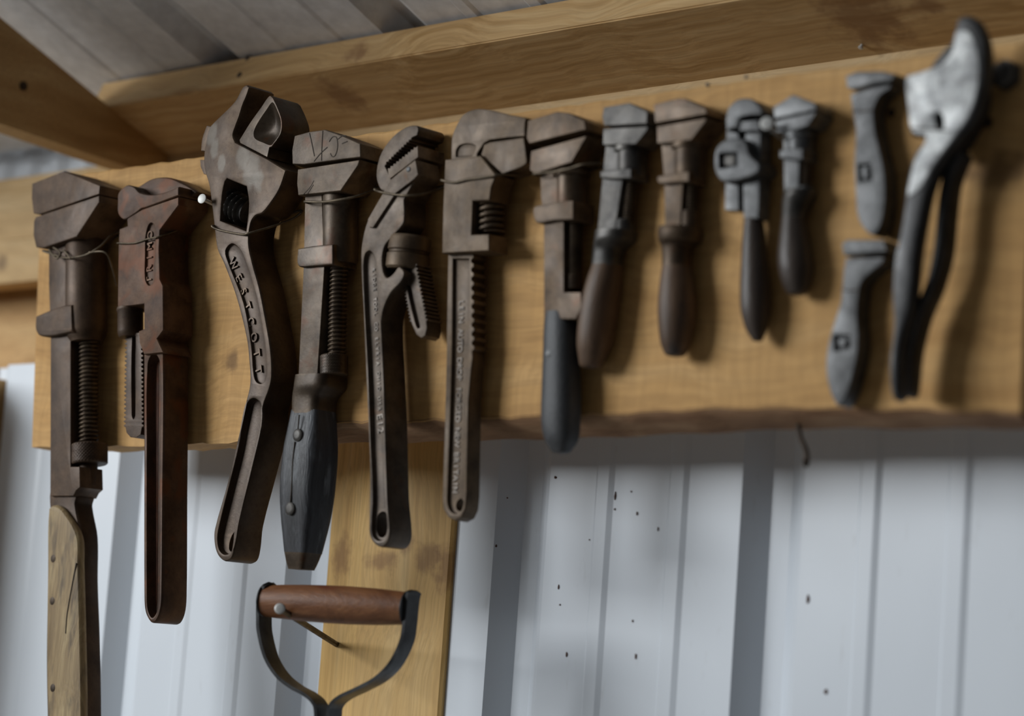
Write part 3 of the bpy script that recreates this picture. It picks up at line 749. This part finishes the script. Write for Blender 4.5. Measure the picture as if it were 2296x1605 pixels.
def toothed(x0, y0, x1, y1, n, amp, side=1):
    o = []; L = math.hypot(x1-x0, y1-y0); nx, ny = (y1-y0)/L*amp*side, -(x1-x0)/L*amp*side
    for i in range(n):
        a, b = i/n, (i+.5)/n
        o += [(x0+(x1-x0)*a, y0+(y1-y0)*a), (x0+(x1-x0)*(a+.22/n)+nx, y0+(y1-y0)*(a+.22/n)+ny), (x0+(x1-x0)*(a+.55/n)+nx, y0+(y1-y0)*(a+.55/n)+ny), (x0+(x1-x0)*(a+.8/n), y0+(y1-y0)*(a+.8/n))]
    return o
sh = toothed(316, 745, 318, 960, 22, 4, 1) + [(315, 974), (305, 981), (292, 980), (283, 970)] + toothed(281, 958, 284, 745, 22, 4, 1)
plate('toothed_shank', t, M['s1'], Q(sh, .036), .036, .016, r=.0008, pockets=[(Q(crv([(296, 755), (304, 755), (303, 930), (299, 940), (295, 930)]), .036), .004, .0006)])
hp = crv([(321, 775, 1), (366, 775, 1), (367, 900), (365, 1100), (363, 1330), (359, 1370), (348, 1394), (336, 1395), (324, 1372), (321, 1330), (321, 1000)])
gr = crv([(331, 815), (344, 792), (357, 812), (357, 1000), (355, 1340), (350, 1372), (340, 1384), (331, 1366), (329, 1330), (329, 1000)])
hn2 = plate('handle', t, [M['s2']], Q(hp, dF - .004), dF - .004, .008, r=.0034, pockets=[(Q(gr, dF - .004), .010, .0022)])
plate('channel_floor', hn2, M['s2g'], Q(inset(ccw(gr), 3.0), dF - .0135), dF - .0135, dF - .0155, r=.0004, label='orange rusty channel floor')

# ---------------------------------------------------------------- 3: curved-handle adjustable wrench
t = mk('adjustable_wrench', 520, 1262, 'adjustable wrench with curved S-shaped handle and raised letters'); S = M['s3']
dF = .041
body = crv([(543, 195), (552, 190), (559, 195, 1), (553, 214), (544, 235), (536, 261), (527, 285), (522, 303), (527, 318, 1), (599, 355, 1), (641, 381, 1), (626, 424), (605, 457), (587, 478), (572, 484), (562, 500), (557, 544), (566, 590), (580, 640), (592, 698), (606, 781), (609, 840), (604, 870), (590, 910), (588, 955), (562, 1058), (532, 1173), (526, 1225), (518, 1252), (502, 1258), (486, 1243), (479, 1215), (480, 1185), (509, 1081), (534, 975), (549, 905), (559, 860), (557, 810), (551, 758), (528, 666), (500, 590), (486, 559), (480, 514), (468, 418), (457, 379), (456, 350), (460, 322), (468, 287), (480, 272), (525, 227)], 4)
win = crv([(508, 400, 1), (552, 418, 1), (557, 457), (551, 517, 1), (493, 494, 1), (497, 439), (503, 408)], 3)
r1 = crv([(519, 546), (535, 556), (549, 583), (574, 666), (592, 767), (597, 830), (593, 853), (583, 860), (573, 854), (568, 835), (563, 775), (546, 680), (512, 590), (505, 562)], 4)
r2 = crv([(570, 893), (583, 905), (584, 950), (563, 1044), (533, 1168), (525, 1215), (517, 1237), (503, 1243), (491, 1232), (487, 1205), (492, 1175), (512, 1094), (535, 1000), (549, 920), (558, 898)], 4)
hole = crv([(515, 1190), (521, 1196), (518, 1222), (508, 1236), (502, 1228), (506, 1205)], 3)
bd3 = plate('body', t, S, Q(body, dF), dF, .006, r=.0026, pockets=[(Q(r1, dF), .0035, .0012), (Q(r2, dF), .0065, .0016, [Q(hole, dF)])], holes=[Q(win, dF)])
lettering('lettering', bd3, M['s3'], 'WESTCOTT', [(519, 578), (545, 640), (563, 710), (578, 790), (584, 848)], dF - .0030, .0095, .0014, turn=1, label='raised letters along the curved handle')
jaw = [(585, 240), (604, 214), (612, 219, 1), (624, 245), (632, 272), (629, 300), (609, 329, 1), (604, 331, 1), (599, 353, 1), (538, 321, 1), (536, 314, 1), (560, 275)]
sc_ = crv([(611, 229), (622, 248), (630, 272), (627, 300), (609, 325), (590, 320), (571, 310), (569, 295), (578, 275), (598, 245)], 4)
mj = plate('movable_jaw', t, M['s4'], Q(crv(jaw, 4), dF + .0008), dF + .0008, .004, r=.0012, pockets=[(Q(sc_, dF + .0008), .010, 'dish')])
plate('jaw_tail', t, S, Q(crv([(450, 338, 1), (453, 310), (463, 281, 1), (474, 283, 1), (464, 340, 1)], 4), dF - .008), dF - .008, .010, r=.0012)
plate('jaw_guide', t, S, Q([(448, 358), (460, 358), (464, 392), (456, 390), (449, 374)], dF - .006), dF - .006, .012, r=.001)
c0 = W(507, 450, -.0245); c1 = W(556, 479, -.0245)
link('worm_screw', rings_bm(c0, c1 - c0, (c1 - c0).length, .0160, .0058, 5, 40, 14, 5.0), M['s8'], t, 40)

# ---------------------------------------------------------------- 5: offset pipe wrench
t = mk('pipe_wrench', 865, 1228, 'offset-head pipe wrench of grey cast iron with toothed jaws and channelled handle marked E12'); S = M['s5']
dF = .040
def teeth(x0, y0, x1, y1, n, amp):
    o = []; L = math.hypot(x1-x0, y1-y0); nx, ny = (y1-y0)/L*amp, -(x1-x0)/L*amp
    for i in range(n):
        o += [(x0+(x1-x0)*i/n, y0+(y1-y0)*i/n, 1), (x0+(x1-x0)*(i+.55)/n+nx, y0+(y1-y0)*(i+.55)/n+ny, 1)]
    return o
hook = [(938, 290), (933, 281), (909, 285), (879, 307), (855, 341), (845, 374), (844, 401), (854, 426), (875, 440, 1), (878, 405, 1), (869, 384, 1), (863, 372, 1)] + teeth(866, 369, 928, 309, 11, 3.5) + [(935, 303, 1)]
plate('hook_jaw', t, S, Q(crv(hook, 3), dF), dF, .004, r=.0014)
heel = [(869, 377, 1)] + teeth(869, 377, 934, 325, 10, -3.5) + [(936, 326, 1), (937, 352, 1), (872, 402, 1)]
plate('heel_jaw', t, S, Q(crv(heel, 1), dF), dF, .004, r=.0007)
strap = [(931, 358), (937, 391), (929, 401), (887, 433), (836, 510), (828, 510), (824, 492), (876, 402)]
st = plate('strap', t, S, Q(strap, dF + .003), dF + .003, .012, r=.001)
q = W(914, 379, -dF - .0042); link('rivet', lathe_bm(q, (0, 1, 0), [(0, .001), (.0006, .0026), (.003, .003)], 16), M['s9'], st)
bd = crv([(931, 362, 1), (937, 391, 1), (906, 448, 1), (906, 495), (898, 510), (880, 530), (863, 551), (857, 578), (859, 606), (867, 621), (880, 613), (894, 597), (906, 610), (900, 630), (876, 657), (860, 692), (855, 729), (859, 830), (864, 941), (868, 1111), (874, 1187), (870, 1212), (857, 1226), (842, 1222), (829, 1205), (826, 1183), (828, 1068), (821, 835), (813, 687), (808, 575), (813, 529), (825, 489), (850, 445), (876, 402, 1)], 4)
gr = crv([(828, 562), (838, 575), (843, 610), (849, 700), (856, 850), (859, 960), (864, 1110), (867, 1180), (861, 1206), (848, 1212), (836, 1202), (833, 1180), (836, 1110), (829, 940), (819, 700), (815, 600), (818, 570)], 4)
hole = crv([(838, 1158), (846, 1146), (857, 1147), (861, 1160), (860, 1192), (852, 1204), (842, 1202), (837, 1188)], 3)
bd5 = plate('body', t, S, Q(bd, dF), dF, .010, r=.0024, pockets=[(Q(gr, dF), .0045, .0018, [Q(hole, dF)])])
lettering('lettering', bd5, M['letter'], 'RIDGE TOOL CO ELYRIA OHIO USA', [(838, 600), (843, 700), (850, 860), (852, 922)], dF - .0043, .0040, .0006, turn=1)
lettering('size_mark', bd5, M['letter'], 'E12', [(853, 926), (856, 972)], dF - .0043, .0080, .0011, turn=1)
c0 = W(921, 530, -.022); c1 = W(912, 606, -.022); ax = c1 - c0; L = ax.length; r = .0205
link('adjusting_nut', lathe_bm(c0, ax, [(0, r*.9), (L*.05, r*.96), (L*.1, r*.97), (L*.42, r*.99), (L*.46, r*.92), (L*.52, r*.92), (L*.56, r), (L*.93, r), (L, r*.9)], 40), M['s6'], t, 40)
sh = [(920, 560)] + toothed(931, 590, 956, 722, 15, 3.5, 1) + [(957, 735), (953, 752), (944, 758), (933, 750), (924, 730)] + toothed(921, 722, 902, 620, 13, 3.5, 1) + [(898, 600)]
plate('toothed_shank', t, S, Q(sh, .030), .030, .010, r=.0012, pockets=[(Q(crv([(912, 640), (920, 640), (940, 722), (941, 734), (936, 736), (930, 722)]), .030), .004, .0006)])

# ---------------------------------------------------------------- 6: straight adjustable wrench with rack
t = mk('adjustable_wrench', 1025, 1177, 'straight adjustable wrench of tan-grey steel with side worm and toothed bar'); S = M['s6']
dF = .036
fj = crv([(1011, 358, 1), (1013, 307), (1025, 277), (1040, 255), (1067, 244), (1097, 246), (1139, 256), (1180, 264, 1), (1177, 275, 1), (1176, 305, 1), (1134, 309, 1), (1097, 314, 1), (1085, 321, 1), (1070, 344, 1), (1070, 370, 1), (1011, 370, 1)], 4)
pk = crv([(1022, 352, 1), (1023, 336), (1032, 325), (1050, 322), (1066, 327), (1062, 340), (1058, 350, 1)], 4)
plate('fixed_jaw', t, S, Q(fj, dF - .004), dF - .004, .004, r=.0014, pockets=[(Q(pk, dF - .004), .002, .0008)])
plate('movable_jaw', t, S, Q(crv([(1085, 324, 1), (1098, 318, 1), (1174, 308, 1), (1179, 345), (1178, 368), (1126, 390, 1), (1078, 347, 1)], 4), dF - .0045), dF - .0045, .006, r=.0014)
sl_ = [(997, 357), (1057, 352), (1077, 348), (1112, 392), (1101, 420), (1097, 449), (1060, 451), (1057, 525), (1096, 524), (1096, 562), (990, 568), (992, 470)]
plate('sliding_body', t, S, Q(sl_, dF), dF, .009, r=.0022)
cyl('worm_screw', t, S, 1072, 1134, 453, 524, -.018, kind='worm', count=5)
bar = [(1004, 560), (1058, 560)] + toothed(1057, 566, 1059, 792, 11, 5, 1) + [(1060, 800), (1056, 830), (1050, 900), (1048, 1000), (1046, 1110), (1043, 1140), (1034, 1160), (1020, 1167), (1004, 1160), (993, 1140), (991, 1118), (996, 959), (1000, 799)]
g6 = crv([(1015, 580, 1), (1052, 580, 1), (1051, 700), (1049, 830), (1043, 930), (1040, 1110), (1036, 1140), (1024, 1152), (1010, 1146), (1003, 1128), (1003, 1100), (1008, 959), (1013, 780)], 4)
h6 = crv([(1028, 1116), (1034, 1124), (1034, 1138), (1026, 1146), (1017, 1140), (1018, 1124)], 3)
tb6 = plate('toothed_bar', t, S, Q(bar, .026), .026, .008, r=.0016, pockets=[(Q(g6, .026), .0035, .0010, [Q(h6, .026)])])
lettering('lettering', tb6, M['letter'], 'LEIN AUTO DROP FORGED NEW BRITAIN', [(1036, 672), (1032, 800), (1028, 930), (1024, 1040), (1021, 1105)], .0227, .0062, .0007, turn=1)

# ---------------------------------------------------------------- 10: small pipe wrench with square window
t = mk('pipe_wrench', 1700, 765, 'small pipe wrench with square-windowed frame and slender tapered dark handle'); S = M['s9']
plate('hook_jaw', t, S, Q(crv([(1626, 268), (1633, 240), (1656, 221), (1687, 223), (1708, 246), (1706, 257, 1), (1677, 259, 1), (1659, 266), (1655, 285, 1), (1628, 292, 1)], 4), .030), .030, .006, r=.0022)
plate('heel_jaw', t, S, Q([(1657, 272), (1700, 268), (1702, 292), (1657, 294)], .028), .028, .006, r=.0016)
plate('shank', t, S, Q([(1672, 270), (1706, 270), (1704, 400), (1700, 490), (1666, 490), (1664, 400)], .022), .022, .006, r=.002)
plate('hook_shank', t, S, Q([(1628, 285), (1656, 285), (1656, 472), (1624, 471)], .021), .021, .007, r=.0015)
fr = crv([(1599, 362), (1606, 328), (1630, 311), (1668, 312), (1681, 346), (1701, 366), (1700, 385), (1669, 400), (1622, 408), (1605, 393)], 4)
sq = [(1611, 344), (1653, 340), (1654, 374), (1612, 378)]
plate('frame', t, S, Q(fr, .032), .032, .005, r=.003, pockets=[(Q(sq, .032), .006, .001)])
plate('nut', t, M['s8'], Q([(1622, 350), (1646, 348), (1646, 370), (1622, 371)], .028), .028, .02, r=.001)
loft('handle', t, M['wood4'], [(1669, 1711, 482), (1664, 1718, 540), (1661, 1724, 600), (1659, 1729, 655), (1661, 1728, 700), (1672, 1719, 740), (1686, 1710, 762)], -.014, k=1, n=2.1, label='slender tapered dark wooden handle')

# ---------------------------------------------------------------- 12, 13: two small pocket wrenches
t = mk('pocket_wrench', 1957, 528, 'small flat steel pocket wrench hung beside the white-mottled pliers head'); S = M['s9']
plate('upper_jaw', t, S, Q([(1895, 170), (1919, 160), (1975, 159), (2008, 166), (1999, 181), (1958, 187), (1910, 201), (1898, 196)], .022), .022, .003, r=.0018)
bd = crv([(1906, 210, 1), (1960, 194), (2000, 188, 1), (1996, 198, 1), (1974, 213), (1961, 236), (1958, 259), (1964, 304), (1978, 364), (1984, 409), (1982, 468), (1972, 508), (1958, 527), (1944, 520), (1930, 502), (1921, 477), (1918, 438), (1915, 364), (1918, 289), (1911, 247)], 4)
pb = plate('body', t, S, Q(bd, .021), .021, .003, r=.0014, pockets=[(Q([(1923, 369), (1953, 366), (1955, 404), (1925, 407)], .021), .004, .001)])
plate('adjusting_nut', t, S, Q([(1932, 374), (1944, 373), (1946, 400), (1934, 401)], .0205), .0205, .012, r=.0008)
strokes('body_seam_shadow', pb, M['groove_and_seam_shadow'], [[(1911, 249), (1935, 250), (1957, 247)]], .0205, .0018)  # dark stroke painted as the shadow line of the seam
t = mk('pocket_wrench', 1880, 912, 'small flat steel pocket wrench hung below the other pocket wrench'); S = M['s9']
plate('upper_jaw', t, S, Q([(1886, 547), (1897, 537), (1981, 537), (1988, 563), (1891, 572)], .022), .022, .003, r=.0018)
bd = crv([(1896, 578, 1), (1940, 577), (1984, 576, 1), (1978, 590, 1), (1954, 608), (1931, 632), (1924, 662), (1921, 712), (1924, 753), (1921, 796), (1905, 863), (1892, 895), (1880, 910), (1870, 898), (1860, 874), (1852, 830), (1855, 780), (1870, 722), (1884, 679), (1888, 645), (1891, 610)], 4)
pb = plate('body', t, S, Q(bd, .021), .021, .003, r=.0014, pockets=[(Q([(1869, 752), (1906, 750), (1906, 785), (1870, 787)], .021), .004, .001)])
plate('adjusting_nut', t, S, Q([(1880, 760), (1896, 759), (1896, 777), (1881, 778)], .0205), .0205, .012, r=.0008)
strokes('body_seam_shadow', pb, M['groove_and_seam_shadow'], [[(1888, 648), (1905, 652), (1927, 650)]], .0205, .0018)  # seam shadow painted as a dark stroke here too

# ---------------------------------------------------------------- 14: big pliers
t = mk('pliers', 2005, 897, 'large slip-joint pliers with mottled white-grey head and long dark curved handles')
dF = .046
h1 = crv([(2161, 34), (2146, 42), (2138, 74), (2128, 98), (2107, 128, 1), (2108, 139, 1), (2074, 155), (2029, 167, 1), (2026, 187), (2032, 247), (2038, 289), (2041, 303, 1), (2066, 303, 1), (2070, 318), (2058, 330), (2047, 349), (2035, 394), (2023, 483), (2012, 540), (2003, 578), (1998, 662), (2001, 729), (1992, 813), (1994, 870), (2003, 897), (2010, 890), (2013, 800), (2022, 745), (2035, 700), (2044, 640), (2052, 560), (2068, 470), (2080, 420), (2104, 364), (2143, 313), (2173, 274), (2194, 223), (2206, 169), (2206, 95), (2190, 50), (2175, 36)], 4)
ph = crv([(2096, 262), (2104, 252), (2112, 262), (2114, 282), (2108, 292), (2100, 284)], 4)
hd_in = crv([(2096, 262), (2104, 252), (2112, 262), (2114, 282), (2108, 292), (2100, 284)], 4)
plate('jaw_handle', t, M['dark'], Q(h1, dF), dF, dF - .016, r=.004, holes=[Q(ph, dF)])
cheek = crv([(2143, 70), (2135, 110), (2112, 141), (2074, 157), (2032, 169, 1), (2029, 190), (2035, 247), (2040, 286), (2052, 300), (2075, 305), (2066, 330), (2052, 352), (2041, 394), (2034, 440), (2060, 425), (2096, 364), (2136, 310), (2166, 270), (2186, 222), (2196, 165), (2190, 110), (2172, 70)], 4)
hc = plate('head_cheek', t, M['galv'], Q(cheek, dF + .0012), dF + .0012, dF - .004, r=.002, holes=[Q(inset(ccw(hd_in), -1.5), dF + .0012)], label='mottled white-grey cheek of the head')
strokes('head_seam_shadow', hc, M['groove_and_seam_shadow'], [[(2038, 287), (2075, 288), (2130, 293)]], dF + .0012, .0012)  # shadow line across the head, painted as a dark stroke
h2 = crv([(2140, 330), (2150, 345, 1), (2128, 400), (2119, 460), (2109, 561), (2089, 635), (2056, 712), (2038, 796), (2030, 870), (2022, 888), (2012, 880), (2010, 860), (2022, 780), (2042, 702), (2072, 630), (2087, 561), (2097, 460), (2104, 410), (2118, 350)], 4)
plate('second_handle', t, M['dark'], Q(h2, dF - .012), dF - .012, .010, r=.005)
plate('lower_jaw', t, M['dark'], Q(crv([(2125, 100, 1), (2150, 130), (2190, 180), (2190, 240), (2150, 320), (2120, 350), (2095, 320), (2080, 220), (2085, 150)], 4), dF - .017), dF - .017, .008, r=.003)
q = W(2110, 230, -dF + .018); link('pivot', lathe_bm(q, (0, 1, 0), [(0, .009), (.018, .009)], 24), M['dark'], t)

# bolt head beside the pliers
q = W(2243, 163, -.012); bm = lathe_bm(q, (0, 1, 0), [(0, .0085), (.0012, .0105), (.0065, .0105), (.0066, .0125), (.0115, .0125)], 6)
link('bolt', bm, M['s8'], None, 20, label='grey hexagonal bolt head set in the board beside the pliers', cat='bolt')

# ---------------------------------------------------------------- nails on the board
def nail(px, py, y, tip, r, rh, mat, label, kind='nail'):
    h = W(px, py, y); o = link('nail', nail_bm(h, h + Vector(tip), r, rh), mat, None, 35, label=label, cat='nail')
    return o
nail(452, 445, -.052, (-.016, .070, -.006), .0020, .0050, M['nail'], 'bright nail head beside the jaw of the rust-brown pipe wrench')
nail(1718, 276, -.040, (-.020, .055, -.004), .0018, .0055, M['nail'], 'bright nail head between the small pipe wrench and the stubby monkey wrench')

# ---------------------------------------------------------------- wire loops
def wire(pts, d, label, r=.0009, back=.004, extra=()):
    F_ = [W(p[0], p[1], -(p[2] if len(p) > 2 else d + r*.8)) for p in pts]
    a_, b_ = F_[0], F_[-1]
    P = [Vector((a_.x - .0012, -back, a_.z + .004)), Vector((a_.x - .0015, -d*.5, a_.z + .001))] + F_ + [Vector((b_.x + .0012, -back, b_.z + .006))]
    bm = tube_bm(spline3(P, 6, True), r, 8, True)
    for e in extra: tube_bm(spline3([W(p[0], p[1], -p[2]) for p in e], 6), r, 8, bm=bm)
    return link('wire_loop', bm, M['wire'], None, 50, label=label, cat='wire', group='wire loops tying the tools to the board')
wire([(96, 562), (125, 572), (150, 578), (190, 572), (225, 552, .042), (252, 526, .022)], .0475, 'twisted wire loop under the jaws of the largest monkey wrench', .0011,
     extra=[[(110, 560, .048), (128, 580, .05), (142, 562, .049), (158, 580, .05)], [(200, 566, .048), (236, 566, .045), (252, 600, .03), (262, 640, .012)], [(120, 555, .048), (135, 566, .051), (128, 578, .049), (118, 570, .048)]])
wire([(263, 545), (300, 545), (330, 536), (354, 531), (380, 523, .034), (412, 510, .018), (438, 497, .006)], .0465, 'wire loop around the frame of the rust-brown pipe wrench')
wire([(476, 506), (490, 515), (540, 525), (560, 522), (600, 511, .028), (640, 497, .012), (664, 486, .005)], .0425, 'twisted wire loop under the worm of the curved-handle wrench', .0012)
wire([(683, 452), (720, 453), (760, 448), (800, 440, .030), (834, 428, .014)], .0385, 'wire loop around the neck of the scratched monkey wrench', .0013)
wire([(841, 424), (852, 430), (885, 436), (912, 438), (945, 436, .032), (976, 427, .014)], .0435, 'wire loop across the head of the offset pipe wrench', .0012)
wire([(990, 404), (1018, 409), (1050, 402), (1090, 397), (1118, 392)], .0365, 'wire loop around the sliding body of the straight adjustable wrench', .0012)
wire([(1196, 390), (1235, 386), (1275, 378), (1312, 368)], .0365, 'thin wire loop under the jaws of the charcoal-grip monkey wrench', .0010)

# rusty hook under the board
P = [W(1789, 950, .02), W(1791, 962, .02), W(1797, 985, .02), W(1806, 1005, .02), W(1810, 1022, .02), W(1809, 1040, .019), W(1806, 1041, .016), W(1807, 1030, .014)]
link('hook', tube_bm(spline3(P, 6), .0021, 10), M['oldnail'], None, 50, label='rusty bent hook hanging below the bark edge', cat='hook')

# ---------------------------------------------------------------- shovel D-handle hung on a spike in the post
ph_ = math.radians(16); U_ = Vector((math.cos(ph_), math.sin(ph_), 0)); Nw = Vector((-math.sin(ph_), math.cos(ph_), 0))
O_ = W(600, 1346, -.062)
def S2(px, py, k=0.0): return WP(px, py, O_ + Nw*k, Nw)
t = empty('shovel_handle', S2(720, 1700), 'shovel D-handle with red-brown wooden grip hung on a spike in the post', 'shovel handle')
gl, gr_ = S2(597, 1347, .011), S2(914, 1364, .011); ax = gr_ - gl; L = ax.length; r = 42.5*dep((gl+gr_)/2)/FPX
link('grip', lathe_bm(gl, ax, [(0, r*.84), (L*.1, r*.90), (L*.25, r*.96), (L*.45, r), (L*.6, r), (L*.8, r*.95), (L*.93, r*.88), (L, r*.84)], 36), M['grip'], t, 40, label='red-brown turned wooden grip')
def strapm(pts, name):
    C_ = spline3([S2(*p) for p in pts], 7); wd = .023; th = .0016; rows = []
    for i, p in enumerate(C_):
        tn = (C_[min(i+1, len(C_)-1)] - C_[max(i-1, 0)]).normalized(); n = tn.cross(Nw).normalized()
        e = min(1.0, .35 + i/5) if i < 4 else 1.0
        w0 = wd*(1-e)/2
        rows.append([p - n*th + Nw*w0, p + n*th + Nw*w0, p + n*(th*1.4) + Nw*(wd*.5), p + n*th + Nw*(wd - w0), p - n*th + Nw*(wd - w0), p - n*(th*.2) + Nw*(wd*.5)])
    return link(name, grid_bm(rows), M['strap'], t, 40)
strapm([(596, 1305), (585, 1324), (578, 1350), (577, 1380), (579, 1418), (593, 1472), (618, 1513), (649, 1539), (680, 1556), (700, 1574), (707, 1600), (709, 1700)], 'strap')
strapm([(917, 1322), (912, 1335), (908, 1365), (905, 1396), (898, 1437), (874, 1486), (841, 1520), (800, 1543), (760, 1562), (740, 1580), (735, 1604), (733, 1700)], 'strap')
for c_, s_ in ((gl, -1), (gr_, 1)):
    link('end_washer', lathe_bm(c_ + U_*(s_*.0005) - U_*.0008, U_, [(0, r*.90), (.0004, r*.94), (.0014, r*.94), (.0018, r*.9)], 32), M['strap'], t, 40)
tipw = W(757, 1446, YW - .006); hdw = W(627, 1364, -.088); dr = (tipw - hdw).normalized()
bm = lathe_bm(hdw, tipw + dr*.02 - hdw, [(0, .004), (.0006, .0052), (.002, .0052), (.0021, .0029), ((tipw - hdw).length + .02, .0029)], 20)
sp = link('spike', bm, M['oldnail'], None, 40, label='long spike in the post holding up the shovel handle', cat='nail')
link('spike_head', lathe_bm(hdw - dr*.0006, dr, [(0, .0032), (.0003, .0046), (.0008, .0050)], 20), M['nail'], sp, 40, label='pale worn spike head')
